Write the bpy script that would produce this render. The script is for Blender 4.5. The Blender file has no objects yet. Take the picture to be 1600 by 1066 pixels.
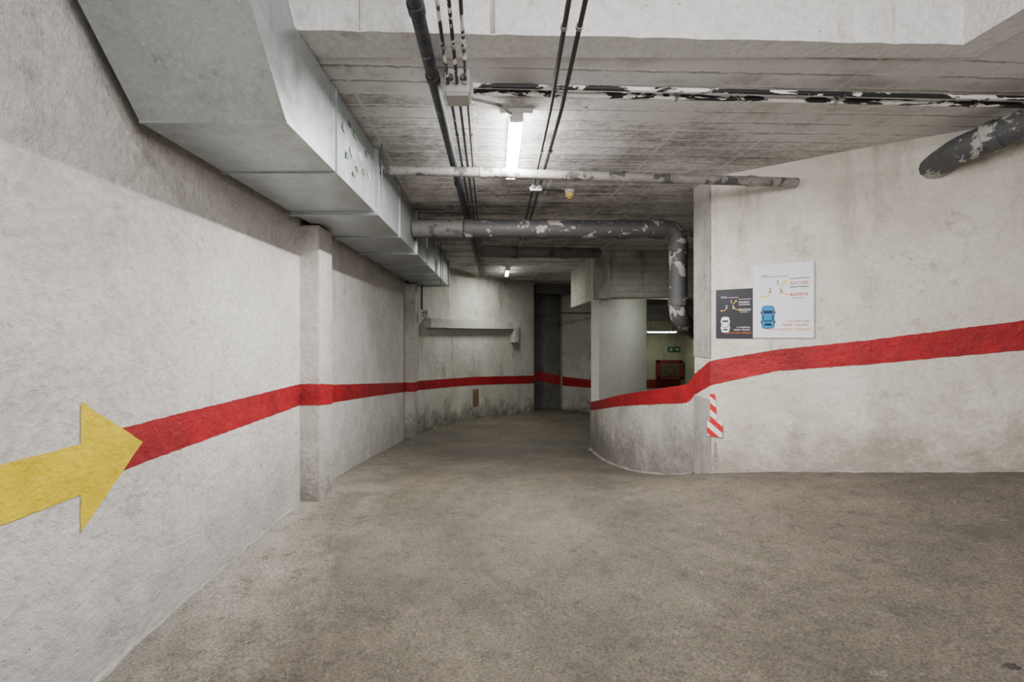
import bpy, bmesh, math, random
import numpy as np
from mathutils import Vector, Matrix
random.seed(7)
C = bpy.context.scene.collection
UP = Vector((0,0,1))

# ---------------------------------------------------------------- materials
class NT:
    def __init__(s, name):
        s.m = bpy.data.materials.new(name); s.m.use_nodes = True
        s.t = s.m.node_tree; s.n = s.t.nodes; s.l = s.t.links
        s.b = s.n['Principled BSDF']
        g = s.n.new('ShaderNodeNewGeometry'); s.pos = g.outputs['Position']
    def link(s, a, b): s.l.new(a, b)
    def noise(s, scale, detail=4, rough=.6, vec=None, dist=0):
        n = s.n.new('ShaderNodeTexNoise'); n.inputs['Scale'].default_value = scale
        n.inputs['Detail'].default_value = detail; n.inputs['Roughness'].default_value = rough
        n.inputs['Distortion'].default_value = dist
        s.link(vec or s.pos, n.inputs['Vector']); return n.outputs['Fac']
    def scale(s, x, y, z, rz=0, loc=(0,0,0)):
        n = s.n.new('ShaderNodeMapping'); n.inputs['Scale'].default_value = (x,y,z)
        n.inputs['Rotation'].default_value = (0,0,rz); n.inputs['Location'].default_value = loc
        s.link(s.pos, n.inputs['Vector']); return n.outputs['Vector']
    def ramp(s, fac, a, b, ca=(0,0,0), cb=(1,1,1)):
        n = s.n.new('ShaderNodeValToRGB'); e = n.color_ramp.elements
        e[0].position = a; e[1].position = b
        e[0].color = (*ca,1); e[1].color = (*cb,1)
        s.link(fac, n.inputs['Fac']); return n.outputs['Color']
    def range(s, v, a, b, c, d):
        n = s.n.new('ShaderNodeMapRange')
        for i,q in enumerate((a,b,c,d)): n.inputs[i+1].default_value=q
        s.link(v, n.inputs[0]); return n.outputs[0]
    def mix(s, fac, a, b, mode='MIX'):
        n = s.n.new('ShaderNodeMix'); n.data_type = 'RGBA'; n.blend_type = mode
        for v, k in ((fac,0),(a,6),(b,7)):
            if isinstance(v, (int,float)): n.inputs[k].default_value = v
            elif isinstance(v, tuple): n.inputs[k].default_value = (*v,1)
            else: s.link(v, n.inputs[k])
        return n.outputs[2]
    def math(s, op, a, b=0.0):
        n = s.n.new('ShaderNodeMath'); n.operation = op
        for i, v in enumerate((a,b)):
            if isinstance(v,(int,float)): n.inputs[i].default_value = v
            else: s.link(v, n.inputs[i])
        return n.outputs[0]
    def axis(s, k, vec=None):
        n = s.n.new('ShaderNodeSeparateXYZ'); s.link(vec or s.pos, n.inputs[0]); return n.outputs[k]
    def comb(s, x, y, z=0.0):
        n = s.n.new('ShaderNodeCombineXYZ')
        for i,v in enumerate((x,y,z)):
            if isinstance(v,(int,float)): n.inputs[i].default_value=v
            else: s.link(v, n.inputs[i])
        return n.outputs[0]
    def bump(s, h, strength, dist=.01, prev=None):
        n = s.n.new('ShaderNodeBump'); n.inputs['Strength'].default_value = strength
        n.inputs['Distance'].default_value = dist; s.link(h, n.inputs['Height'])
        if prev: s.link(prev, n.inputs['Normal'])
        return n.outputs['Normal']
    def done(s, col, rough=.8, metal=0, normal=None):
        if isinstance(col, tuple): s.b.inputs['Base Color'].default_value = (*col,1)
        else: s.link(col, s.b.inputs['Base Color'])
        if isinstance(rough,(int,float)): s.b.inputs['Roughness'].default_value = rough
        else: s.link(rough, s.b.inputs['Roughness'])
        s.b.inputs['Metallic'].default_value = metal
        if normal: s.link(normal, s.b.inputs['Normal'])
        return s.m

def concrete(name, base, stain, dirt, amount=.55, bump=.5, bscale=45, bd=.014, base_dirt=0.0, boards=0, slope=True, streaks=.6, finemul=.35, lump=.4):
    k = NT(name)
    a = k.noise(1.1, 9, .70)
    c = k.mix(k.ramp(a, .38, .62), base, stain)
    streak = k.noise(1.0, 8, .76, k.scale(2.0,2.0,.6))
    c = k.mix(k.math('MULTIPLY', k.ramp(streak, amount, amount+.16), streaks), c, dirt)
    sc = k.noise(2.2, 10, .82, k.scale(1,1,1.3,0,(4,2,7)))
    c = k.mix(k.math('MULTIPLY', k.ramp(sc, .565, .66), .6), c, dirt)
    sp = k.noise(8, 8, .84, k.scale(1,1,1,0,(9,4,1)))
    c = k.mix(k.math('MULTIPLY', k.ramp(sp, .63, .67), .8), c, tuple(d*.45 for d in dirt))
    if base_dirt:
        zr = k.axis(2)
        if slope:
            zr = k.math('ADD', zr, k.math('MULTIPLY', k.math('MAXIMUM', k.math('SUBTRACT', k.axis(1), 4.4), 0.0), .105))
        else:
            zr = k.math('SUBTRACT', zr, k.math('MULTIPLY', k.math('SUBTRACT', k.axis(0), 1.9), .28))
        g = k.math('ADD', k.range(zr, .0, .9, .66, .0), k.math('MULTIPLY', k.math('SUBTRACT', k.noise(3.0,8,.78), .5), 1.5))
        c = k.mix(k.math('MULTIPLY', k.ramp(g, .22, .62), base_dirt), c, dirt)
    fine = k.noise(bscale, 7, .66)
    c = k.mix(finemul, c, k.ramp(fine, .32, .60, (.36,.345,.33),(1,1,1)), 'MULTIPLY')
    nrm = k.bump(fine, bump, bd)
    nrm = k.bump(k.noise(7,6,.65), lump, .045, nrm)
    if boards:
        fr = k.math('FRACT', k.math('MULTIPLY', k.axis(2), boards))
        ln = k.math('LESS_THAN', fr, .08)
        c = k.mix(k.math('MULTIPLY', ln, .5), c, dirt)
        nrm = k.bump(ln, .6, .01, nrm)
    return k.done(c, .88, 0, nrm)

M_wall  = concrete('painted_rough_concrete', (.70,.68,.655), (.555,.53,.505), (.25,.23,.21), .56, .75, 24, .022, .5, finemul=.33, lump=.55)
M_wallR = concrete('painted_smooth_concrete', (.72,.68,.62), (.575,.53,.47), (.26,.22,.175), .54, .45, 30, .012, .75, slope=False, finemul=.2)
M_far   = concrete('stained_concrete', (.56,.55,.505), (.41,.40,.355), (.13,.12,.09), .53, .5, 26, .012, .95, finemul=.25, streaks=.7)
M_isl   = concrete('clean_plastered_concrete', (.64,.64,.59), (.56,.555,.51), (.35,.34,.30), .62, .4, 30, .01, .1, finemul=.15, streaks=.3)
M_dark  = concrete('dark_concrete', (.17,.165,.155), (.11,.105,.10), (.04,.04,.037), .5, .5, 30)  # darker grey overall, for the recess, its beam and the lobby slab
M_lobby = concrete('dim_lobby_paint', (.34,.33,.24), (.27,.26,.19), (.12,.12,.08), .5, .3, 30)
M_beam  = concrete('bare_beam_concrete', (.52,.50,.455), (.38,.36,.32), (.15,.135,.115), .52, .5, 30, boards=8)
M_edge  = concrete('shaded_corner_concrete', (.46,.44,.41), (.34,.32,.295), (.13,.12,.105), .50, .5, 30)  # grey darkened so its colour carries the wall end face's shade
M_pil   = concrete('pilaster_concrete', (.60,.58,.545), (.44,.42,.39), (.17,.15,.13), .51, .6, 28, .014, .8, finemul=.27)
M_white = concrete('white_beam_paint', (.86,.855,.855), (.74,.73,.73), (.32,.31,.30), .55, .9, 26, .026, finemul=.3)

def ceiling_mat():
    k = NT('sooty_board_marked_ceiling')
    yv = k.axis(1); xv = k.axis(0)
    wob = k.noise(1.2, 2, .5)
    F = 6.2
    yy = k.math('MULTIPLY', k.math('ADD', k.math('ADD', yv, k.math('MULTIPLY', xv, -.035)), k.math('MULTIPLY', wob, .04)), F)
    jit = k.math('MULTIPLY', k.noise(9, 6, .78), .40)
    yj = k.math('ADD', yy, jit)
    fr = k.math('FRACT', yj)
    wv = k.range(k.noise(5,4,.7), .35, .65, .02, .13)
    line = k.math('LESS_THAN', fr, wv)
    shade = k.math('LESS_THAN', k.math('FRACT', k.math('SUBTRACT', yj, .11)), .12)
    fl = k.math('FLOOR', yy)
    wn = k.n.new('ShaderNodeTexWhiteNoise'); wn.noise_dimensions='1D'; k.link(fl, wn.inputs['W'])
    fx = k.math('FRACT', k.math('ADD', k.math('ADD', k.math('MULTIPLY', xv, 1.35), k.math('MULTIPLY', yv, .05)), k.math('MULTIPLY', k.noise(14,6,.8), .09)))
    linex = k.math('MULTIPLY', k.math('LESS_THAN', fx, .035), k.ramp(k.noise(3,4,.7), .40,.5))
    grain = k.noise(1.0, 8, .75, k.scale(2.5, 8, 1))
    soot = k.noise(.9, 8, .70, k.scale(.8,1,1,0,(.3,1.2,0)))
    spk = k.noise(16, 8, .82)
    s = k.math('ADD', k.math('ADD', soot, k.math('MULTIPLY', k.math('SUBTRACT', grain, .5), .5)), k.range(yv, 2.6, 4.4, -.15, .08))
    s = k.math('ADD', s, k.range(xv, .9, 2.6, .0, -.07))
    s = k.math('ADD', s, k.math('MULTIPLY', k.math('SUBTRACT', spk, .5), .8))
    s = k.math('ADD', s, k.math('MULTIPLY', k.math('SUBTRACT', wn.outputs[0], .5), .14))
    c = k.mix(k.ramp(s, .43, .74), (.80,.785,.775), (.135,.122,.115))
    brown = k.noise(1.4, 7, .75, k.scale(1,1,1,0,(7,3,0)))
    c = k.mix(k.math('MULTIPLY', k.ramp(brown, .49, .64), .5), c, (.30,.245,.205))
    c = k.mix(k.math('MULTIPLY', k.math('MULTIPLY', shade, k.ramp(k.noise(2.2,5,.7), .40,.56)), .6), c, (.13,.118,.11))
    c = k.mix(k.math('MULTIPLY', line, k.ramp(k.noise(5,7,.85), .40,.50)), c, (.86,.85,.84))
    c = k.mix(k.math('MULTIPLY', linex, .7), c, (.78,.77,.77))
    h = k.math('ADD', k.math('MULTIPLY', k.math('ADD', line, linex), 1.0), k.math('ADD', k.math('MULTIPLY', spk, .9), k.math('MULTIPLY', wn.outputs[0], .8)))
    nrm = k.bump(h, .95, .022)
    return k.done(c, .8, 0, nrm)
M_ceil = ceiling_mat()

def floor_mat():
    k = NT('worn_ramp_concrete')
    big = k.noise(.8, 9, .72)
    c = k.mix(k.ramp(big, .38, .62), (.098,.087,.072), (.182,.162,.134))
    dust = k.math('ADD', k.range(k.axis(0), -.65, -1.75, 0, 1), k.math('MULTIPLY', k.math('SUBTRACT', k.noise(2.4,9,.8), .5), 1.7))
    near = k.range(k.axis(1), 6.5, 3.5, .25, 1)
    c = k.mix(k.math('MULTIPLY', k.math('MULTIPLY', k.ramp(dust,.28,.9), .75), near), c, (.43,.415,.385))
    px = k.math('SUBTRACT', k.axis(0), 3.4); py = k.math('SUBTRACT', k.axis(1), 4.6)
    r = k.math('SQRT', k.math('ADD', k.math('MULTIPLY', px, px), k.math('MULTIPLY', py, py)))
    th = k.math('ARCTAN2', py, px)
    tyre = k.noise(1.0, 6, .65, k.comb(k.math('MULTIPLY', r, 2.0), k.math('MULTIPLY', th, .9)))
    c = k.mix(k.math('MULTIPLY', k.ramp(tyre,.47,.64), .42), c, (.062,.055,.047))
    comb = k.noise(1.0, 8, .8, k.comb(k.math('MULTIPLY', r, 30), k.math('MULTIPLY', th, 22)), .5)
    mask = k.ramp(k.noise(1.1, 5, .6), .44, .60)
    groove = k.math('MULTIPLY', comb, mask)
    c = k.mix(k.math('MULTIPLY', k.ramp(comb,.50,.62), k.math('MULTIPLY', mask, .28)), c, (.31,.28,.235))
    med = k.noise(7, 9, .82)
    c = k.mix(k.math('MULTIPLY', k.ramp(med,.52,.64), .6), c, (.052,.046,.039))
    c = k.mix(k.math('MULTIPLY', k.ramp(k.noise(12,9,.88,k.scale(1,1,1,0,(3,9,0))),.58,.66), .65), c, (.40,.37,.32))
    fine = k.noise(75, 6, .85)
    c = k.mix(.95, c, k.ramp(fine, .38, .60, (.35,.33,.3), (1.65,1.6,1.5)), 'MULTIPLY')
    pits = k.noise(28, 6, .75)
    h = k.math('ADD', k.math('MULTIPLY', groove, .9), k.math('ADD', k.math('MULTIPLY', fine, .8), pits))
    nrm = k.bump(h, .85, .017)
    return k.done(c, k.ramp(med, .3, .7, (.42,.42,.42), (.7,.7,.7)), 0, nrm)
M_floor = floor_mat()

def paint(name, col, dark, wear=(.6,.6,.55), rough=.6, w=.66):
    k = NT(name)
    c = k.mix(k.ramp(k.noise(3,8,.8), .36,.62), col, dark)
    c = k.mix(k.math('MULTIPLY', k.ramp(k.noise(20,8,.88), w,w+.04), .7), c, wear)
    nrm = k.bump(k.noise(24,7,.66), .65, .020)
    nrm = k.bump(k.noise(7,6,.65), .45, .04, nrm)
    return k.done(c, rough, 0, nrm)
M_red = paint('red_wall_paint', (.40,.002,.010), (.21,.002,.007), (.32,.15,.14), w=.635)
M_yel = paint('yellow_wall_paint', (.78,.58,.0), (.57,.41,.0), (.22,.16,.03), w=.62)

def galv():
    k = NT('galvanised_sheet_steel')
    v = k.n.new('ShaderNodeTexVoronoi'); v.inputs['Scale'].default_value=70; k.link(k.pos, v.inputs['Vector'])
    vv = k.n.new('ShaderNodeSeparateColor'); k.link(v.outputs['Color'], vv.inputs[0])
    c = k.mix(k.math('MULTIPLY', vv.outputs[0], .4), (.36,.395,.405), (.50,.55,.56))
    c = k.mix(k.math('MULTIPLY', k.ramp(k.noise(2.0,9,.84), .49,.64), .42), c, (.16,.16,.145))
    run = k.noise(1.0, 8, .8, k.scale(9,9,1.2))
    c = k.mix(k.math('MULTIPLY', k.ramp(run, .56,.65), .45), c, (.13,.125,.11))
    c = k.mix(k.math('MULTIPLY', k.ramp(k.noise(40,5,.85), .63,.67), .8), c, (.82,.85,.86))
    r = k.ramp(k.noise(5,6,.7), .3,.7, (.28,.28,.28), (.5,.5,.5))
    return k.done(c, r, .6, k.bump(k.noise(2.5,3,.55), .2, .03))
M_galv = galv()

def peel(name, body, coat, lo=.5, scale=5, grime=.6, rough=.66, stretch=None):
    k = NT(name)
    n = k.noise(scale, 9, rough, k.scale(*stretch) if stretch else None, .5)
    m = k.ramp(n, lo, lo+.012)
    c = k.mix(m, coat, body)
    c = k.mix(k.math('MULTIPLY', k.ramp(k.noise(14,8,.84),.46,.64), grime), c, (.10,.093,.085))
    return k.done(c, .6, 0, k.bump(m, .4, .004))
M_pipe  = peel('peeling_painted_pipe', (.060,.060,.065), (.40,.37,.34), .425, 5, .45)
M_pipeg = peel('dull_grey_painted_pipe', (.05,.05,.055), (.145,.138,.135), .56, 6, .5)
M_pipe2 = peel('flaking_grey_pipe', (.065,.068,.076), (.40,.39,.37), .455, 6, .5)
M_pipel = peel('whitewashed_pipe', (.06,.06,.06), (.27,.255,.245), .545, 7, .7)
M_condx = peel('long_flaked_conduit', (.016,.016,.016), (.85,.84,.83), .47, 3, .05, .6, (1.4,5,5))
M_cond  = peel('splashed_conduit', (.018,.018,.018), (.78,.77,.76), .46, 10, .1)
M_blk = peel('black_conduit', (.025,.025,.03), (.34,.33,.32), .34, 12)
M_dpipe = peel('dark_drain_pipe', (.020,.024,.034), (.28,.27,.27), .34, 10)

def plain(name, col, rough=.5, metal=0, emit=0):
    k = NT(name)
    c = k.mix(k.math('MULTIPLY', k.noise(14,4,.6), .25), col, tuple(x*.6 for x in col))
    m = k.done(c, rough, metal)
    if emit:
        k.b.inputs['Emission Color'].default_value=(*col,1); k.b.inputs['Emission Strength'].default_value=emit
    return m
M_box = plain('grey_box_plastic', (.40,.395,.38), .5)
M_boxd = plain('dark_cover', (.10,.10,.095), .5)
M_tube = plain('lit_fluorescent_glass', (1,.99,.95), .3, 0, 120)
M_tube2 = plain('lit_fluorescent_glass_dim', (.95,1,.86), .3, 0, 24)
M_hous = plain('white_enamel_housing', (.75,.75,.72), .4)
M_wht = plain('white_sign_board', (.74,.77,.82), .25)
M_blackboard = plain('black_sign_board', (.024,.024,.032), .35)
M_ink = plain('black_ink', (.012,.012,.012), .5)
M_inkw = plain('white_ink', (.8,.8,.8), .5)
M_inkr = plain('red_ink', (.60,.008,.01), .5)
M_inky = plain('yellow_ink', (.85,.50,.0), .5)
M_inko = plain('orange_ink', (.75,.16,.0), .5)
M_blue = plain('blue_ink', (.005,.20,.48), .4)
M_glass = plain('dark_glass_ink', (.01,.02,.05), .3)
M_det = plain('yellowed_plastic', (.55,.40,.14), .5)
M_redbox = plain('dull_red_enamel', (.15,.012,.01), .5)
M_cabglass = plain('dim_cabinet_glass', (.08,.07,.055), .2)
M_green = plain('green_exit_plate', (.005,.07,.03), .5)
M_rust = plain('rusty_grille', (.22,.15,.09), .85)
M_rustd = plain('dusty_brown_slot', (.15,.11,.075), .85)
M_tar = plain('black_tar', (.02,.018,.016), .7)
M_lgreen = plain('faded_green_print', (.16,.22,.15), .6)

# ---------------------------------------------------------------- mesh helpers
def mk(name, verts, faces, mat, parent=None, smooth=False, mw=None):
    me = bpy.data.meshes.new(name); me.from_pydata([tuple(v) for v in verts], [], faces); me.update()
    bm = bmesh.new(); bm.from_mesh(me); bmesh.ops.recalc_face_normals(bm, faces=bm.faces); bm.to_mesh(me); bm.free()
    if smooth:
        for p in me.polygons: p.use_smooth = True
    me.materials.append(mat)
    o = bpy.data.objects.new(name, me); C.objects.link(o)
    if mw is not None: o.matrix_world = mw
    if parent:
        o.parent = parent
        if mw is None: o.matrix_parent_inverse = parent.matrix_world.inverted()
        else: o.matrix_parent_inverse = Matrix(); o.matrix_local = parent.matrix_world.inverted() @ mw
    return o
def box(name, a, b, mat, parent=None, bev=0, mw=None):
    bm = bmesh.new(); bmesh.ops.create_cube(bm, size=1)
    for v in bm.verts:
        v.co = Vector(((a[i]+b[i])/2 + v.co[i]*(b[i]-a[i]) for i in range(3)))
    if bev: bmesh.ops.bevel(bm, geom=bm.edges[:], offset=bev, segments=2, affect='EDGES')
    vs = [v.co.copy() for v in bm.verts]; bm.verts.index_update()
    fs = [[v.index for v in f.verts] for f in bm.faces]; bm.free()
    return mk(name, vs, fs, mat, parent, mw=mw)
def empty(name, loc=(0,0,0), mw=None):
    o = bpy.data.objects.new(name, None); o.empty_display_size=.1; C.objects.link(o)
    o.matrix_world = mw if mw is not None else Matrix.Translation(loc); return o
def tag(o, label, cat, group=None):
    o['label']=label; o['category']=cat
    if group: o['group']=group
    return o
def struct(o): o['kind']='structure'; return o

def catmull(p, n=8):
    p = [Vector(q) for q in p]; out=[]
    for i in range(len(p)-1):
        p0=p[max(i-1,0)]; p1=p[i]; p2=p[i+1]; p3=p[min(i+2,len(p)-1)]
        for j in range(n):
            t=j/n
            out.append(.5*((2*p1)+(p2-p0)*t+(2*p0-5*p1+4*p2-p3)*t*t+(3*p1-p0-3*p2+p3)*t**3))
    out.append(p[-1]); return out
def offset(path, d):
    out=[]
    P=[Vector((q[0],q[1])) for q in path]
    for i,p in enumerate(P):
        ns=[]
        if i>0: t=(p-P[i-1]).normalized(); ns.append(Vector((t.y,-t.x)))
        if i<len(P)-1: t=(P[i+1]-p).normalized(); ns.append(Vector((t.y,-t.x)))
        n=sum(ns, Vector((0,0))).normalized()
        k=1/max(n.dot(ns[0]), .4)
        out.append(p+n*d*k)
    return out
def ribbon(name, path, z0, z1, th, mat, side=-1):
    n=len(path); Z0=z0 if isinstance(z0,list) else [z0]*n; Z1=z1 if isinstance(z1,list) else [z1]*n
    o=offset(path, side*th); vs=[]; fs=[]
    for i in range(n):
        vs += [(path[i][0],path[i][1],Z0[i]),(path[i][0],path[i][1],Z1[i]),(o[i].x,o[i].y,Z1[i]),(o[i].x,o[i].y,Z0[i])]
    for i in range(n-1):
        a=i*4;b=a+4
        for j in range(4):
            k=(j+1)%4; fs.append([a+j,b+j,b+k,a+k])
    fs += [[0,1,2,3],[(n-1)*4+q for q in (3,2,1,0)]]
    return struct(mk(name, vs, fs, mat))
def stripe(name, pts, d, mat, step=.03):
    o=offset(pts,d); dense=[]
    for i in range(len(pts)-1):
        L=(o[i+1]-o[i]).length; m=max(1,int(L/step))
        for j in range(m):
            t=j/m; q=o[i].lerp(o[i+1],t)
            dense.append((q.x,q.y,pts[i][2]*(1-t)+pts[i+1][2]*t, pts[i][3]*(1-t)+pts[i+1][3]*t))
    dense.append((o[-1].x,o[-1].y,pts[-1][2],pts[-1][3]))
    vs=[];fs=[]
    for x,y,a,b in dense:
        vs += [(x,y,a+random.uniform(-.0025,.0025)),(x,y,b+random.uniform(-.0025,.0025))]
    for i in range(len(dense)-1): fs.append([2*i,2*i+1,2*i+3,2*i+2])
    return mk(name, vs, fs, mat)
def fillet(pts, r, n=8):
    pts=[Vector(p) for p in pts]; out=[pts[0]]
    for i in range(1,len(pts)-1):
        p=pts[i]; a=(pts[i-1]-p); b=(pts[i+1]-p)
        ra=min(r,a.length*.49,b.length*.49)
        A=p+a.normalized()*ra; B=p+b.normalized()*ra
        for j in range(n+1):
            t=j/n; out.append((1-t)**2*A+2*t*(1-t)*p+t*t*B)
    out.append(pts[-1]); return out
def pipe(name, pts, r, mat, parent=None, fr=0, res=5):
    if fr: pts=fillet(pts, fr)
    cu=bpy.data.curves.new(name,'CURVE'); cu.dimensions='3D'; cu.bevel_depth=r; cu.bevel_resolution=res; cu.use_fill_caps=True
    sp=cu.splines.new('POLY'); sp.points.add(len(pts)-1)
    for i,p in enumerate(pts): sp.points[i].co=(*p,1)
    tmp=bpy.data.objects.new('tmp',cu); C.objects.link(tmp)
    bpy.context.view_layer.update()
    me=bpy.data.meshes.new_from_object(tmp.evaluated_get(bpy.context.evaluated_depsgraph_get()))
    bpy.data.objects.remove(tmp)
    me.materials.clear(); me.materials.append(mat)
    for p in me.polygons: p.use_smooth=len(p.vertices)<=4
    o=bpy.data.objects.new(name,me); C.objects.link(o)
    if parent: o.parent=parent; o.matrix_parent_inverse=parent.matrix_world.inverted()
    return o
def collar(parent, p, d, r, L, mat, name='pipe_collar'):
    p=Vector(p); d=Vector(d).normalized()
    return pipe(name, [p-d*L/2, p+d*L/2], r, mat, parent)

# ---------------------------------------------------------------- floor surface
ctrl=[(-1.9,-3,0),(-1.75,0,0),(-1.75,2,0),(-1.75,4.27,0),(-1.75,5.14,-.07),(-1.75,7,-.27),(-1.75,9.27,-.53),(-1.09,11,-.6),(-.54,12,-.65),
 (1.14,14.2,-.81),(2.1,15.6,-.95),(3.2,14.5,-.95),(2.03,5.1,0),(1.78,5.9,-.21),(1.62,6.9,-.35),(1.70,8.6,-.55),(2.07,4.62,.157),
 (2.5,4.25,.276),(3.0,3.87,.388),(3.72,3.38,.531),(4.6,2.95,.70),(0,0,0),(0,2.5,0),(.1,4.5,.0),(2.0,1.0,.2),(3.5,1,.42),(5.3,0,.7),(5.3,-3,.6),
 (1.5,-3,.1),(2.2,3,.25),(4,12,-.95),(5.3,14,-1.0),(5.3,8,-.8),(3.5,7.5,-.6),(0,8,-.42),(-2,16.5,-.9),(.2,10.5,-.62),(.0,6,-.14)]
P=np.array([c[:2] for c in ctrl]); Zc=np.array([c[2] for c in ctrl])
def U(r): return np.where(r>1e-9, r*r*np.log(r+1e-12), 0)
N=len(P); K=U(np.linalg.norm(P[:,None]-P[None],axis=2))+np.eye(N)*.02
A=np.zeros((N+3,N+3)); A[:N,:N]=K; A[:N,N]=1; A[:N,N+1:]=P; A[N,:N]=1; A[N+1:,:N]=P.T
W=np.linalg.solve(A, np.concatenate([Zc,[0,0,0]]))
def fz(x,y):
    r=np.linalg.norm(P-np.array([x,y]),axis=1)
    return float(np.dot(W[:N],U(r))+W[N]+W[N+1]*x+W[N+2]*y)
xs=np.arange(-2.0,5.61,.1); ys=np.arange(-3.2,16.6,.1)
vs=[(x,y,fz(x,y)) for y in ys for x in xs]; nx=len(xs)
fs=[[j*nx+i,j*nx+i+1,(j+1)*nx+i+1,(j+1)*nx+i] for j in range(len(ys)-1) for i in range(nx-1)]
floor=struct(mk('floor',vs,fs,M_floor,smooth=True))

# ---------------------------------------------------------------- walls
XL=-1.74
ribbon('wall_left',[(XL,-3.1),(XL,9.75)],-.9,3.05,.25,M_wall)
curve=[(q.x,q.y) for q in catmull([(-1.66,9.6,0),(-1.09,11,0),(-.54,12,0),(.3,13.2,0),(1.14,14.2,0)],8)]
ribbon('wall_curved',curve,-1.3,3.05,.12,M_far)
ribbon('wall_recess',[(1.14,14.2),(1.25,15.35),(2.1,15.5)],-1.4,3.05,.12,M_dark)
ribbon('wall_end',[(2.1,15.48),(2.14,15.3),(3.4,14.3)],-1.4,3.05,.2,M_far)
struct(box('trim_1',(XL-.02,4.27,-.3),(-1.57,4.62,2.465),M_pil,bev=.008))
struct(box('trim_2',(XL-.02,9.27,-.9),(-1.55,9.64,2.465),M_pil,bev=.008))
par=[(1.70,8.6,.27,.124),(1.64,7.7,.42,.28),(1.62,6.9,.571,.43),(1.68,6.4,.68,.53),(1.78,5.9,.784,.62),(1.92,5.45,.88,.70),(2.03,5.1,.963,.766),(2.055,4.95,1.078,.866)]
cp=catmull([(a,b,c) for a,b,c,d in par],6); cb=catmull([(a,b,d) for a,b,c,d in par],6)
parp=[(p.x,p.y,p.z,q.z) for p,q in zip(cp,cb)]
ribbon('wall_parapet',[(p[0],p[1]) for p in parp],-1.2,[p[2] for p in parp],.18,M_pil)
rw=[(2.055,4.95),(2.07,4.62),(3.0,3.86),(3.72,3.38),(4.6,2.95),(5.3,1.2),(5.3,-3.1)]
ribbon('wall_right',rw,-.6,3.05,.22,M_wallR)
ribbon('wall_back',[(5.5,-3.0),(-2.0,-3.0)],-.5,3.6,.2,M_wall)
ribbon('wall_island',[(3.28,10.42),(1.89,8.76)],-1.3,3.05,.16,M_isl,side=1)
ribbon('wall_lobby',[(3.3,14.0),(5.5,14.0),(5.5,4.0)],-1.4,3.05,.2,M_lobby)
ribbon('trim_shade_upper',[(2.047,4.955),(2.061,4.614)],1.262,2.995,.04,M_edge)  # thin added skin, its darker colour stands in for shade on the end face
ribbon('trim_shade_lower',[(2.047,4.955),(2.061,4.614)],-.2,.862,.04,M_edge)  # same added shade skin, below the stripe
def lip(name,path,w,h,mat):
    a=offset(path,-.01); b=offset(path,w); n=len(path); vs=[];fs=[]
    for i in range(n):
        za=fz(a[i].x,a[i].y); q=random.uniform(-.5,.25)*w
        bb=b[i]+(a[i]-b[i]).normalized()*(-q)
        vs+=[(a[i].x,a[i].y,za-.02),(a[i].x,a[i].y,za+h*random.uniform(.3,1.2)),(bb.x,bb.y,fz(bb.x,bb.y)-.004)]
    for i in range(n-1):
        p=i*3; fs+=[[p+1,p+4,p+5,p+2],[p,p+3,p+4,p+1],[p,p+2,p+5,p+3]]
    return struct(mk(name,vs,fs,mat,smooth=True))
def dense(path,step=.07):
    out=[]
    for a,b in zip(path,path[1:]):
        a=Vector(a[:2]);b=Vector(b[:2]);m=max(1,int((b-a).length/step))
        out+=[tuple(a.lerp(b,j/m)) for j in range(m)]
    out.append(tuple(path[-1][:2])); return out
M_mort=concrete('dusty_mortar',(.42,.405,.375),(.29,.275,.25),(.13,.12,.10),.48,.8,30)
lip('baseboard_left',dense([(XL,-2),(XL,4.27)]),.045,.022,M_mort)
lip('baseboard_inner',dense([(p[0],p[1]) for p in parp]),.06,.03,M_mort)
lip('baseboard_right',dense([(2.07,4.62),(3.0,3.86),(3.72,3.38),(4.6,2.95)]),.05,.02,M_mort)

# ---------------------------------------------------------------- ceilings
def prism(name,poly,z0,z1,mat):
    n=len(poly); vs=[(x,y,z0) for x,y in poly]+[(x,y,z1) for x,y in poly]
    fs=[list(range(n)),list(range(n,2*n))]+[[i,(i+1)%n,n+(i+1)%n,n+i] for i in range(n)]
    return struct(mk(name,vs,fs,mat))
ce=prism('ceiling',[(-2,2.33),(2.43,2.49),(2.6,-3.2),(5.7,-3.2),(5.7,16.6),(-2,16.6)],3.0,3.2,M_ceil)
prism('ceiling_upper',[(-2.1,-3.3),(2.9,-3.3),(2.9,2.7),(-2.1,2.7)],3.65,3.8,M_white)
# slab edge with a slightly ragged arris
eg=[(-2+4.425*i/60, 2.325+.16*i/60+random.uniform(-.006,.006)) for i in range(61)]
prism('trim_3',eg+[(2.425,2.6),(-2,2.6)],2.994,3.66,M_white)
prism('trim_4',[(2.425,2.485),(2.595,-3.2),(2.75,-3.2),(2.6,2.6),(2.425,2.6)],2.996,3.66,M_white)
ribbon('wall_left_upper',[(XL,-3.1),(XL,2.4)],3.04,3.7,.2,M_wall)
struct(box('trim_5',(1.95,8.7,2.15),(5.4,9.15,3.0),M_beam,bev=.01))
struct(box('trim_6',(1.80,8.62,2.12),(2.07,8.95,3.0),M_edge,bev=.01))
struct(box('trim_7',(1.84,8.95,2.12),(2.1,11.7,3.0),M_beam,bev=.01))
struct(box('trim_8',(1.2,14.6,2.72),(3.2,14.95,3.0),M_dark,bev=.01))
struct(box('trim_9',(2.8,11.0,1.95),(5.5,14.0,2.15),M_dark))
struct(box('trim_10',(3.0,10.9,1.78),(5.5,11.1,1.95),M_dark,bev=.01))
led=[c for c in curve if -1.55<c[0]<.62]
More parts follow.
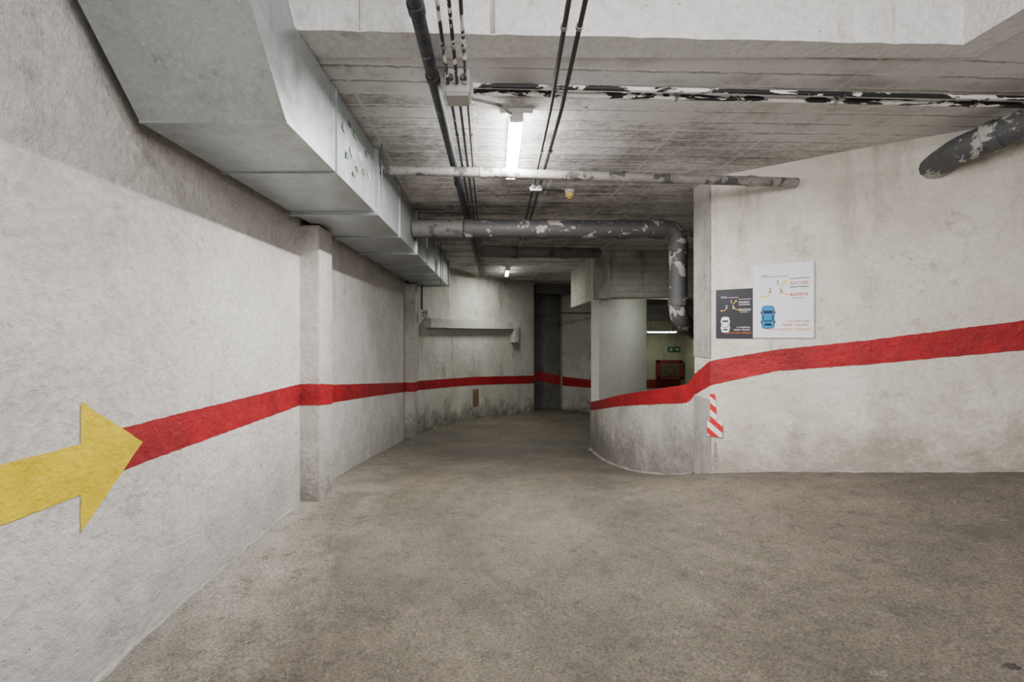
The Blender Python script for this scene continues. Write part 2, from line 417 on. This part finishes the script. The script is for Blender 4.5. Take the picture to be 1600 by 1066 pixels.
def ledge(name,path,d0,z0,z1,mat):
    a=offset(path,-.02); b=offset(path,d0); n=len(path); vs=[];fs=[]
    for i in range(n): vs+=[(a[i].x,a[i].y,z0),(a[i].x,a[i].y,z1),(b[i].x,b[i].y,z1),(b[i].x,b[i].y,z0)]
    for i in range(n-1):
        for j in range(4):
            k=(j+1)%4; fs.append([i*4+j,i*4+4+j,i*4+4+k,i*4+k])
    fs+=[[0,1,2,3],[(n-1)*4+q for q in range(4)]]
    return struct(mk(name,vs,fs,mat))
ledge('trim_11',led,.16,1.62,1.82,M_far)
ledge('trim_12',led[-2:],.165,1.25,1.825,M_far)

# ---------------------------------------------------------------- painted markings
left=[(XL,2.22,1.06,.862),(XL,4.27,1.05,.86),(-1.57,4.27,1.05,.86),(-1.57,4.62,1.01,.82),(XL,4.62,.995,.805),(XL,5.14,.95,.76),(XL,7,.77,.59),(XL,9.27,.55,.37),
      (-1.55,9.27,.55,.37),(-1.55,9.64,.545,.355)]
s1=stripe('painted_stripe',left,.003,M_red)
tag(s1,'red band painted along the rough wall and pilasters','painted line')
def lerp_tab(tab,v):
    for (a,p),(b,q) in zip(tab,tab[1:]):
        if v<=b: t=(v-a)/(b-a); return p+(q-p)*max(t,0)
    return tab[-1][1]
tt=[(9.5,.545),(11,.459),(12,.41),(14.2,.25)]; tb=[(9.5,.355),(11,.265),(12,.205),(14.2,.02)]
cs=stripe('painted_stripe.001',[(c[0],c[1],lerp_tab(tt,c[1]),lerp_tab(tb,c[1])) for c in curve if c[1]>9.7],.004,M_red)
tag(cs,'red band painted along the stained curved wall','painted line')
s3=stripe('painted_stripe.002',[(1.25,15.35,.30,.0),(2.1,15.5,.12,-.17)],.006,M_red); tag(s3,'red band painted inside the dark recess','painted line')
s3=stripe('painted_stripe.003',[(2.14,15.3,.12,-.17),(3.4,14.3,.05,-.17)],.004,M_red); tag(s3,'red band on the wall where the corridor turns','painted line')
right=parp[:-1]+[(2.055,4.95,1.078,.866),(2.07,4.62,1.235,1.0),(2.5,4.269,1.355,1.165),(3.0,3.86,1.445,1.25),(3.72,3.38,1.592,1.383),(4.6,2.95,1.76,1.54)]
s4=stripe('painted_stripe.004',right,.004,M_red); tag(s4,'red band rising along the parapet and the ramp wall','painted line')
s5=stripe('painted_stripe.005',[(3.4,14.0,.15,-.1),(5.4,14.0,.15,-.1)],.006,M_redbox); tag(s5,'dull red band low on the lobby wall','painted line')
def frame(org,t):
    t=Vector(t).normalized(); n=t.cross(UP)
    return Matrix((( t.x,0,n.x,org[0]),(t.y,0,n.y,org[1]),(t.z,1,n.z,org[2]),(0,0,0,1)))
def flat(name,pts,mat,mw,z=.0,th=.001,parent=None):
    n=len(pts); vs=[(x,y,z) for x,y in pts]+[(x,y,z+th) for x,y in pts]
    fs=[list(range(n)),list(range(n,2*n))]+[[i,(i+1)%n,n+(i+1)%n,n+i] for i in range(n)]
    return mk(name,vs,fs,mat,parent,mw=mw)
FL=frame((XL,0,0),(0,1,0))
corners=[(.9,.835),(2.011,.822),(2.011,.665),(2.364,.965),(2.011,1.213),(2.011,1.035),(.9,1.05)]
ap=[]
for i,(x,y) in enumerate(corners):
    x2,y2=corners[(i+1)%7]; m=max(1,int(math.hypot(x2-x,y2-y)/.03))
    for j in range(m):
        t=j/m; w0=0 if j==0 else .0022
        ap.append((x+(x2-x)*t+random.uniform(-w0,w0),y+(y2-y)*t+random.uniform(-w0,w0)))
arrow=flat('painted_arrow',ap,M_yel,FL,.0034,.0006)
tag(arrow,'yellow arrow painted on the rough white wall pointing along the stripe','arrow')

# ---------------------------------------------------------------- ventilation duct
duct=empty('ventilation_duct',(-1.31,6,2.48))
x0,x1,zb,zt=-1.65,-.97,2.48,2.985
y0=2.23; h=1.15
prof=[(y0,zb),(y0-h,zb+1.03*h-.03),(1.70,zb+1.03*h-.03),(2.315,zt),(2.92,zt),(2.92,zb)]
vs=[(x0,y,z) for y,z in prof]+[(x1,y,z) for y,z in prof]; n=len(prof)
mk('duct_drop_section',vs,[list(range(n)),list(range(n,2*n))]+[[i,(i+1)%n,n+(i+1)%n,n+i] for i in range(n)],M_galv,duct)
ends=[2.92,3.88,4.85,5.82,6.8,7.8,8.8,9.8]
for i in range(len(ends)-1):
    a,b=ends[i],ends[i+1]; m=(a+b)/2; q=.009
    vs=[(x0,a,zb),(x1,a,zb),(x1,a,zt),(x0,a,zt),(x0,b,zb),(x1,b,zb),(x1,b,zt),(x0,b,zt),((x0+x1)/2,m,zb-q),(x1+q,m,(zb+zt)/2)]
    fs=[[0,1,2,3],[4,5,6,7],[0,3,7,4],[3,2,6,7],[0,1,8],[1,5,8],[5,4,8],[4,0,8],[1,2,9],[2,6,9],[6,5,9],[5,1,9]]
    mk('duct_section',vs,fs,M_galv,duct)
def flange(y,w,hh):
    vs=[];o=hh
    for yy in (y-w/2,y+w/2):
        vs+=[(x0-.01,yy,zb-o),(x1+o,yy,zb-o),(x1+o,yy,zt+.005),(x0-.01,yy,zt+.005)]
    mk('duct_flange',vs,[[0,1,2,3],[4,5,6,7]]+[[j,(j+1)%4,4+(j+1)%4,4+j] for j in range(4)],M_galv,duct)
for y,w,hh in ((2.92,.014,.010),(3.88,.045,.03),(4.85,.014,.012),(5.82,.045,.03),(6.8,.014,.012),(7.8,.045,.03),(8.8,.014,.012),(9.8,.05,.035)):
    flange(y,w,hh)
box('duct_flange',(x0-.002,y0-.006,zb-.004),(x1+.004,y0+.006,zb+.008),M_galv,duct)
for (yc,zc,rr,mt) in ((3.05,2.80,.035,M_box),(3.12,2.66,.045,M_lgreen),(3.22,2.72,.05,M_box),(3.30,2.86,.05,M_lgreen),(3.34,2.64,.03,M_boxd),(3.42,2.76,.06,M_box),(3.50,2.68,.035,M_rustd),(3.58,2.84,.03,M_boxd),(3.16,2.88,.025,M_boxd),(3.66,2.70,.04,M_box),(3.27,2.58,.03,M_rust)):
    m=9; ring=[(yc+rr*1.5*random.uniform(.35,1.1)*math.cos(6.283*j/m), zc+rr*random.uniform(.3,1.0)*math.sin(6.283*j/m)) for j in range(m)]
    vs=[(x1+.0095,a,b) for a,b in ring]+[(x1+.0105,a,b) for a,b in ring]
    mk('torn_label',vs,[list(range(m)),list(range(m,2*m))]+[[j,(j+1)%m,m+(j+1)%m,m+j] for j in range(m)],mt,duct)
tag(duct,'long rectangular galvanised steel air duct hung along the wall','ventilation duct')
rod=pipe('hanger_rod',[(-.90,3.80,2.5),(-.90,3.80,3.0)],.005,M_boxd); tag(rod,'thin threaded steel rod hanging from ceiling beside the duct','rod')
rod=pipe('hanger_rod',[(-.90,7.9,2.3),(-.90,7.9,3.0)],.006,M_boxd); tag(rod,'thin threaded steel rod hanging from ceiling beside the duct','rod')

# ---------------------------------------------------------------- pipes
def toppipe(name,pts,r,mat,label,fr=0,cat='pipe',cols=(),cmat=None,cr=1.18,cl=.06):
    o=pipe(name,pts,r,mat,None,fr)
    for p,d in cols: collar(o,p,d,r*cr,cl,cmat or mat)
    return tag(o,label,cat)
toppipe('drain_pipe',[(-.35,1.97,3.62),(-.35,1.97,2.94),(-.362,12.0,2.94)],.034,M_dpipe,'dark plastic drain pipe running under the ceiling',.1,
   cols=[((-.35,1.97,3.10),(0,0,1)),((-.35,2.12,2.94),(0,1,0)),((-.351,2.70,2.94),(0,1,0)),((-.354,4.6,2.94),(0,1,0)),((-.357,7.0,2.94),(0,1,0))],cmat=M_dpipe)
toppipe('water_pipe',[(-.950,3.95,2.85),(2.60,4.14,2.80)],.040,M_pipel,'dull grey flaked pipe crossing the ceiling from duct to wall',
   cols=[((-.1,3.9955,2.838),(1,.06,-.014)),((1.1,4.06,2.821),(1,.06,-.014)),((2.2,4.119,2.8056),(1,.06,-.014))])
toppipe('waste_pipe',[(-.95,5.55,2.71),(-.37,5.538,2.706)],.098,M_pipeg,'plain grey end of the thick waste pipe at the duct')
toppipe('waste_pipe',[(-.36,5.538,2.706),(2.09,5.49,2.69),(2.09,5.49,1.66),(2.4,5.75,1.52)],.1,M_pipe,'thick dark waste pipe with flaking paint turning down an elbow',.15,
   cols=[((-.3,5.537,2.706),(1,-.02,0)),((.55,5.52,2.70),(1,-.02,0)),((1.45,5.503,2.694),(1,-.02,0)),((1.88,5.495,2.692),(1,0,0)),((2.09,5.49,2.48),(0,0,1)),((2.09,5.49,1.86),(0,0,1))],cr=1.12,cl=.09)
toppipe('waste_pipe',[(-.2,7.0,2.70),(.2,7.2,2.72),(1.7,7.9,2.82)],.085,M_pipeg,'dark grey waste pipe with flaking paint under the ceiling',.2,
   cols=[((.3,7.247,2.727),(1.5,.7,.1)),((1.1,7.62,2.78),(1.5,.7,.1))],cr=1.12,cl=.1)
toppipe('waste_pipe',[(3.36,3.72,2.755),(3.29,3.40,2.80),(3.50,3.02,2.893),(3.96,2.1,2.893)],.098,M_pipe2,'thick pipe with flaking grey paint entering the ramp wall',.08,
   cols=[((3.55,2.92,2.893),(.46,-.9,.0)),((3.37,3.255,2.835),(.21,-.38,.093))],cr=1.10,cl=.07)
toppipe('waste_pipe',[(1.4,6.6,2.95),(2.4,6.7,2.94),(3.2,6.7,2.8)],.04,M_pipel,'pale pipe high above the opening',.1)

def conduit(pts,r,mat,label,clips=(),fr=.05,cat='conduit',ax=(0,1,0)):
    o=pipe('conduit',pts,r,mat,None,fr,3)
    for p in clips: collar(o,p,ax,r*1.4,.02,M_pipel,'clip')
    return tag(o,label,cat)
zl=2.905
for i,(xn,xf) in enumerate(((-.265,-.30),(-.215,-.262),(-.165,-.225))):
    conduit([(xn+.03,1.6,zl),(xn,2.69,zl)],.009,M_cond,'paint-splashed conduit dropping into a junction box',[(xn+.01,2.35,zl)])
    conduit([(xn,2.87,zl),(xf,6,zl),(xf-.0,11.9,zl)],.009,M_blk,'black cable conduit running along the ceiling from a junction box',[(xn-.005,3.4,zl),(xf+.01,5.2,zl)])
for xn,xf in ((.315,.375),(.385,.43)):
    conduit([(xn-.02,1.6,zl),(xn+.03,3.0,zl),(xf,5.6,zl),(xf,7.2,zl)],.012,M_blk,'black ceiling conduit in a parallel pair',
            [(xn,2.2,zl),(xn+.04,3.7,zl)])
for dy in (0,.085):
    conduit([(-.13,2.79+dy*.9,2.942),(3.37,2.95+dy,2.942)],.018 if dy else .014,M_condx,'black conduit flaked with white paint crossing the ceiling',
            [(x,2.796+dy*.9+.046*(x+.13),2.942) for x in (1.1,2.1,3.0)],ax=(1,.05,0))
conduit([(-.14,2.85,2.895),(.05,2.92,2.885),(.10,3.05,2.885),(.10,3.16,2.95)],.009,M_pipel,'short looped cable feeding the lamp',fr=.08)
conduit([(.46,4.95,2.985),(.70,5.03,2.985)],.010,M_blk,'short black conduit feeding the detector',ax=(1,0,0))
conduit([(-.9,6.7,2.988),(2.0,6.35,2.988)],.008,M_pipel,'thin pale conduit crossing the sooty ceiling',ax=(1,0,0))
conduit([(.2,8.6,2.985),(1.7,8.4,2.985)],.012,M_blk,'thin dark conduit crossing the ceiling',ax=(1,0,0))
conduit([(1.27,14.3,2.1),(3.0,14.2,2.1)],.02,M_blk,'dark conduit crossing the recess',ax=(1,0,0))
def jbox(c,s,label,name='junction_box'):
    e=empty(name,c)
    box('box_body',(c[0]-s[0]/2,c[1]-s[1]/2,c[2]-s[2]/2),(c[0]+s[0]/2,c[1]+s[1]/2,c[2]+s[2]/2),M_box,e,.006)
    box('box_lid',(c[0]-s[0]*.46,c[1]-s[1]*.46,c[2]-s[2]/2-.012),(c[0]+s[0]*.46,c[1]+s[1]*.46,c[2]-s[2]/2+.001),M_box,e,.004)
    for sx in (-1,1):
        collar(e,(c[0]+sx*s[0]*.25,c[1]-s[1]/2-.01,c[2]+.01),(0,1,0),.016,.03,M_boxd,'gland')
    return tag(e,label,'junction box')
jbox((-.215,2.78,2.928),(.14,.15,.14),'grey square junction box under the ceiling')
jbox((.385,4.55,2.875),(.12,.05,.025),'small pale saddle box holding two conduits')
jbox((-1.42,9.7,1.9),(.12,.1,.14),'small grey electrical box on the far pilaster')
conduit([(-1.48,9.66,2.45),(-1.48,9.66,1.98)],.02,M_blk,'short dark conduit dropping to a wall box',ax=(0,0,1))

det=empty('smoke_detector',(.78,5.03,3.0))
collar(det,(.78,5.03,2.985),(0,0,1),.055,.03,M_box,'detector_base'); collar(det,(.78,5.03,2.95),(0,0,1),.045,.05,M_det,'detector_head'); collar(det,(.78,5.03,2.918),(0,0,1),.025,.018,M_det,'detector_tip')
tag(det,'small yellowed round smoke detector on the sooty ceiling','smoke detector')

def lamp(c,L,axis,mat,power,label,col=(1,.98,.94),r=.013):
    e=empty('fluorescent_lamp',c); hx,hy=(.045,L/2) if axis=='y' else (L/2,.045)
    box('lamp_housing',(c[0]-hx,c[1]-hy,c[2]),(c[0]+hx,c[1]+hy,c[2]+.045),M_hous,e,.006)
    d=Vector((0,1,0)) if axis=='y' else Vector((1,0,0)); cc=Vector(c)-Vector((0,0,.02))
    for s in (-.025,.025):
        off=Vector((s,0,0)) if axis=='y' else Vector((0,s,0))
        pipe('fluorescent_tube',[cc+off-d*(L/2-.05),cc+off+d*(L/2-.05)],r,mat,e)
    for s in (-1,1):
        q=cc+d*s*(L/2-.025)
        box('lamp_holder',(q.x-.045,q.y-.018,q.z-.018),(q.x+.045,q.y+.018,q.z+.03),M_hous,e,.004)
    la=bpy.data.lights.new('lamp_light','AREA'); la.shape='RECTANGLE'; la.size=.06; la.size_y=L-.1; la.energy=power; la.color=col
    lo=bpy.data.objects.new('lamp_light',la); C.objects.link(lo); lo.location=(c[0],c[1],c[2]-.044)
    if axis=='x': lo.rotation_euler=(0,0,math.pi/2)
    return tag(e,label,'lamp')
l1=lamp((.14,3.80,2.95),1.25,'y',M_tube,160,'lit twin-tube fluorescent batten on the sooty ceiling',r=.022)
box('lamp_bracket',(.03,3.19,2.965),(.25,3.23,2.998),M_hous,l1)
lamp((.28,11.4,2.95),1.2,'y',M_tube2,50,'lit fluorescent batten near the curved wall',(.99,1,.93))
l3=lamp((4.5,13.0,1.55),.85,'x',M_tube2,5,'lit fluorescent batten hanging in the lobby',(.95,1,.85))
for x in (4.2,4.8): pipe('suspension_rod',[(x,13.0,1.59),(x,13.0,1.95)],.006,M_boxd,l3)
def area(loc,rot,sx,sy,e,col):  # added fill lights, no fixtures behind them
    la=bpy.data.lights.new('fill_light','AREA'); la.shape='RECTANGLE'; la.size=sx; la.size_y=sy; la.energy=e; la.color=col
    o=bpy.data.objects.new('fill_light',la); C.objects.link(o); o.location=loc; o.rotation_euler=rot
area((1.0,-.6,2.75),(math.radians(68),0,math.radians(0)),1.6,1.0,135,(1,.97,.935))  # unseen front fill behind the camera
area((.5,.6,3.5),(0,0,0),1.2,.3,50,(1,.975,.95))
area((2.6,7.6,2.7),(0,0,0),.1,.8,6,(.98,1,.93))
area((3.4,8.9,2.0),(math.radians(55),0,math.radians(20)),.2,.2,8,(.98,1,.88))

# ---------------------------------------------------------------- signs
TD=Vector((.93,-.76,0)).normalized()
def wpos(s,z,d=.0): 
    n=TD.cross(UP); return Vector((2.07,4.62,z))+TD*s+n*d
def text(name,s,x,y,size,mat,par,mw,al='LEFT'):
    cu=bpy.data.curves.new(name,'FONT'); cu.body=s; cu.size=size; cu.align_x=al; cu.extrude=.0004
    t=bpy.data.objects.new('tmp',cu); C.objects.link(t); bpy.context.view_layer.update()
    me=bpy.data.meshes.new_from_object(t.evaluated_get(bpy.context.evaluated_depsgraph_get())); bpy.data.objects.remove(t)
    me.transform(Matrix.Translation((x,y,.0065))); me.materials.clear(); me.materials.append(mat)
    o=bpy.data.objects.new(name,me); C.objects.link(o); o.parent=par; o.matrix_local=Matrix()
    return o
def arc_arrow(pts,w,mat,par,mw,name='direction_arrow'):
    P2=[Vector(p) for p in pts]; L=[];R=[]
    for i,p in enumerate(P2):
        t=(P2[min(i+1,len(P2)-1)]-P2[max(i-1,0)]).normalized(); nn=Vector((-t.y,t.x)); L.append(p+nn*w/2); R.append(p-nn*w/2)
    t=(P2[-1]-P2[-2]).normalized(); nn=Vector((-t.y,t.x))
    poly=R+[P2[-1]-nn*w*1.7, P2[-1]+t*w*2.6, P2[-1]+nn*w*1.7]+L[::-1]
    return flat(name,[(q.x,q.y) for q in poly],mat,mw,.006,.0006,par)
def rrect(x0,y0,x1,y1,r,n=5):
    o=[]
    for cx,cy,a in ((x1-r,y1-r,0),(x0+r,y1-r,90),(x0+r,y0+r,180),(x1-r,y0+r,270)):
        for j in range(n+1):
            t=math.radians(a+90*j/n); o.append((cx+r*math.cos(t),cy+r*math.sin(t)))
    return o
def bar(x0,y0,x1,y1,mat,par,mw,name='rule_line',z=.006): return flat(name,[(x0,y0),(x1,y0),(x1,y1),(x0,y1)],mat,mw,z,.0006,par)
def arcp(cx,cy,r,a0,a1,n=8): return [(cx+r*math.cos(math.radians(a0+(a1-a0)*i/n)),cy+r*math.sin(math.radians(a0+(a1-a0)*i/n))) for i in range(n+1)]
def sign(s0,s1,zb,zt,board,ink,carm,carw,tm,label,big,d):
    w,h=s1-s0,zt-zb; q=wpos((s0+s1)/2,(zb+zt)/2,d); mw=frame(q,TD)
    e=empty('parking_instruction_sign',mw=mw)
    flat('sign_board',[(-w/2,-h/2),(w/2,-h/2),(w/2,h/2),(-w/2,h/2)],board,mw,.001,.004,e)
    X=lambda f:-w/2+f*w; Y=lambda f:h/2-f*h
    text('lettering','TIRADA Y\nCOCHERAS EN SALIDA ATRAS',X(.14),Y(.155),h*.024,ink,e,mw)
    text('lettering','1',X(.39),Y(.28),h*.09,ink,e,mw); text('lettering','2',X(.26),Y(.385),h*.09,ink,e,mw); text('lettering','3',X(.44),Y(.40),h*.09,ink,e,mw)
    arc_arrow([(X(.46),Y(.31)),(X(.54),Y(.25))],h*.013,M_inky,e,mw)
    arc_arrow(arcp(X(.19),Y(.36),w*.11,-5,-100),h*.012,M_inky,e,mw)
    arc_arrow(arcp(X(.61),Y(.33),w*.13,-170,-80),h*.012,M_inky,e,mw)
    bar(X(.62),Y(.215),X(.94),Y(.207),ink,e,mw); bar(X(.62),Y(.328),X(.92),Y(.318),ink,e,mw)
    text('lettering','RACIPA' if big else 'MARKS',X(.62),Y(.295),h*.062,tm,e,mw)
    text('lettering','RAMPA' if big else 'BASSOS',X(.63),Y(.445),h*.062,tm,e,mw); text('lettering','SALIDA PEA',X(.66),Y(.478),h*.026,tm,e,mw)
    cx0,cx1,cy0,cy1=X(.15),X(.37),Y(.88),Y(.56)
    flat('car_pictogram',rrect(cx0,cy0,cx1,cy1,w*.07),ink if big else M_inkw,mw,.006,.0005,e)
    g=w*.010
    flat('car_pictogram',rrect(cx0+g,cy0+g,cx1-g,cy1-g,w*.06),carm,mw,.0066,.0005,e)
    cw=cx1-cx0; ch=cy1-cy0
    flat('car_pictogram',[(cx0+cw*.18,cy1-ch*.34),(cx1-cw*.18,cy1-ch*.34),(cx1-cw*.1,cy1-ch*.22),(cx0+cw*.1,cy1-ch*.22)],carw,mw,.0073,.0005,e)
    flat('car_pictogram',[(cx0+cw*.2,cy0+ch*.14),(cx1-cw*.2,cy0+ch*.14),(cx1-cw*.25,cy0+ch*.24),(cx0+cw*.25,cy0+ch*.24)],carw,mw,.0073,.0005,e)
    bar(cx0+cw*.2,cy0+ch*.32,cx0+cw*.8,cy0+ch*.36,carw,e,mw,'car_pictogram',.0073)
    for xa in (.12,.82): bar(cx0+cw*xa,cy0+ch*.34,cx0+cw*(xa+.06),cy0+ch*.62,carw,e,mw,'car_pictogram',.0073)
    for yy in (.3,.7):
        for xa,xb in ((cx0-cw*.07,cx0),(cx1,cx1+cw*.07)): bar(xa,cy0+ch*(yy-.05),xb,cy0+ch*(yy+.05),ink,e,mw,'car_pictogram')
    text('lettering','Y A MARCHA',X(.92),Y(.79),h*.042,tm,e,mw,'RIGHT'); text('lettering','MARK Y BLANC',X(.92),Y(.84),h*.042,tm,e,mw,'RIGHT')
    text('lettering','ZONA CENTRO Y MARCHA',X(.96),Y(.90),h*.040,M_inko,e,mw,'RIGHT')
    return tag(e,label,'sign')
sign(.052,.372,1.452,1.913,M_blackboard,M_inkw,M_inkw,M_blackboard,M_inkw,'black parking instruction sign with white car pictogram',False,.003)
sg=sign(.370,.836,1.460,2.116,M_wht,M_ink,M_blue,M_glass,M_inkr,'white parking instruction sign with blue car pictogram',True,.009)

def hazard():
    k=NT('red_white_hazard_stripes')
    tc=k.n.new('ShaderNodeTexCoord'); o=tc.outputs['Object']
    v=k.math('FRACT',k.math('MULTIPLY',k.math('ADD',k.math('MULTIPLY',k.axis(0,o),.8),k.axis(1,o)),8.0))
    c=k.mix(k.math('GREATER_THAN',v,.5),(.78,.78,.78),(.55,.008,.012))
    c=k.mix(k.math('MULTIPLY',k.ramp(k.noise(30,6,.8),.56,.64),.6),c,(.25,.22,.2))
    return k.done(c,.4)
M_haz=hazard()
mw=frame(wpos(-.01,.715,.002),TD); hz=empty('hazard_plate',mw=mw)
flat('hazard_strip',[(.003,-.06),(.070,-.06),(.058,.14),(.052,.208),(.006,.202)],M_haz,mw,.002,.004,hz)
flat('hazard_block',rrect(-.016,-.20,.120,-.055,.012),M_haz,mw,.002,.012,hz)
tag(hz,'red and white striped hazard plate at the wall corner','hazard sign')
mw=frame(wpos(0,.3,0),TD)
n=22; pts=[(.045+.035*random.uniform(.3,1)*math.cos(6.283*j/n),.01+.17*random.uniform(.7,1)*math.sin(6.283*j/n)) for j in range(n)]
M_brk=concrete('exposed_rubble',(.52,.48,.43),(.36,.31,.27),(.12,.10,.08),.45,1,20,.03)
o=flat('broken_plaster_patch',pts,M_brk,mw,.0005,.004); tag(o,'patch of broken plaster showing rubble at the wall corner','damaged plaster')

# ---------------------------------------------------------------- lobby items
fc=empty('fire_hose_cabinet',(4.95,13.9,.4))
bx0,bx1,bz0,bz1=4.67,5.4,.18,.72
box('cabinet_body',(bx0,13.85,bz0),(bx1,13.99,bz1),M_redbox,fc,.01)
box('cabinet_door_glass',(bx0+.09,13.838,bz0+.08),(bx1-.09,13.852,bz1-.08),M_cabglass,fc)
for a,b in (((bx0,bz0),(bx0+.07,bz1)),((bx1-.07,bz0),(bx1,bz1)),((bx0,bz0),(bx1,bz0+.06)),((bx0,bz1-.06),(bx1,bz1))):
    box('cabinet_frame',(a[0],13.83,a[1]),(b[0],13.85,b[1]),M_redbox,fc)
ring=[(5.03+.13*math.cos(t),13.83,.45+.13*math.sin(t)) for t in [i*math.pi/12 for i in range(25)]]
pipe('hose_reel',ring,.012,M_redbox,fc)
tag(fc,'red fire hose cabinet with dark glass door on the lobby wall','fire cabinet')
mw=frame((5.2,13.985,1.03),(1,0,0)); ex=empty('emergency_exit_sign',mw=mw)
flat('sign_plate',[(-.18,-.075),(.18,-.075),(.18,.075),(-.18,.075)],M_green,mw,.0,.006,ex)
arc_arrow([(.02,0),(.09,0)],.025,M_box,ex,mw)
flat('running_figure',[(-.13,-.05),(-.11,-.05),(-.09,-.02),(-.06,-.05),(-.04,-.05),(-.07,.0),(-.05,.02),(-.02,.015),(-.02,.025),(-.06,.04),(-.1,.035),(-.13,.01),(-.12,.005),(-.1,.02),(-.105,-.01)],M_box,mw,.0065,.0006,ex)
tag(ex,'small green emergency exit sign on the lobby wall','exit sign')

i=min(range(len(curve)-1),key=lambda j:abs(curve[j][1]-12.05)); a,b=Vector((*curve[i],0)),Vector((*curve[i+1],0)); t=(b-a).normalized()
q=a.lerp(b,.5); mw=frame((q.x,q.y,-.12),t); vg=empty('wall_vent',mw=mw)
flat('vent_frame',[(-.13,-.22),(.13,-.22),(.13,.22),(-.13,.22)],M_rust,mw,.002,.006,vg)
for j in range(7): flat('vent_louvre',[(-.11,-.19+j*.056),(.11,-.19+j*.056),(.11,-.172+j*.056),(-.11,-.172+j*.056)],M_rustd,mw,.008,.006,vg)
tag(vg,'rusty brown louvred vent low on the curved wall','vent')

for (x,y,r) in ((1.72,1.77,.035),(2.0,1.86,.02)):
    n=14; ring=[(x+r*random.uniform(.7,1.2)*math.cos(6.283*j/n)*1.3, y+r*random.uniform(.7,1.2)*math.sin(6.283*j/n)) for j in range(n)]
    vs=[(a,b,fz(a,b)+.001) for a,b in ring]+[(x,y,fz(x,y)+.008)]
    o=mk('tar_blob',vs,[[j,(j+1)%n,n] for j in range(n)],M_tar); tag(o,'small flattened black tar blob on the concrete ramp','tar','tar blobs on the ramp')

# ---------------------------------------------------------------- world, camera
w=bpy.data.worlds.new('world'); bpy.context.scene.world=w; w.use_nodes=True
w.node_tree.nodes['Background'].inputs[0].default_value=(.9,.95,1,1); w.node_tree.nodes['Background'].inputs[1].default_value=.05
cam=bpy.data.cameras.new('camera'); co=bpy.data.objects.new('camera',cam); C.objects.link(co)
co.location=(0,0,1.5); co.rotation_euler=(math.radians(90),0,0)
cam.sensor_width=36; cam.lens=36*750/1600; cam.shift_x=26/1600; cam.shift_y=-12/1600; cam.clip_start=.02
bpy.context.scene.camera=co
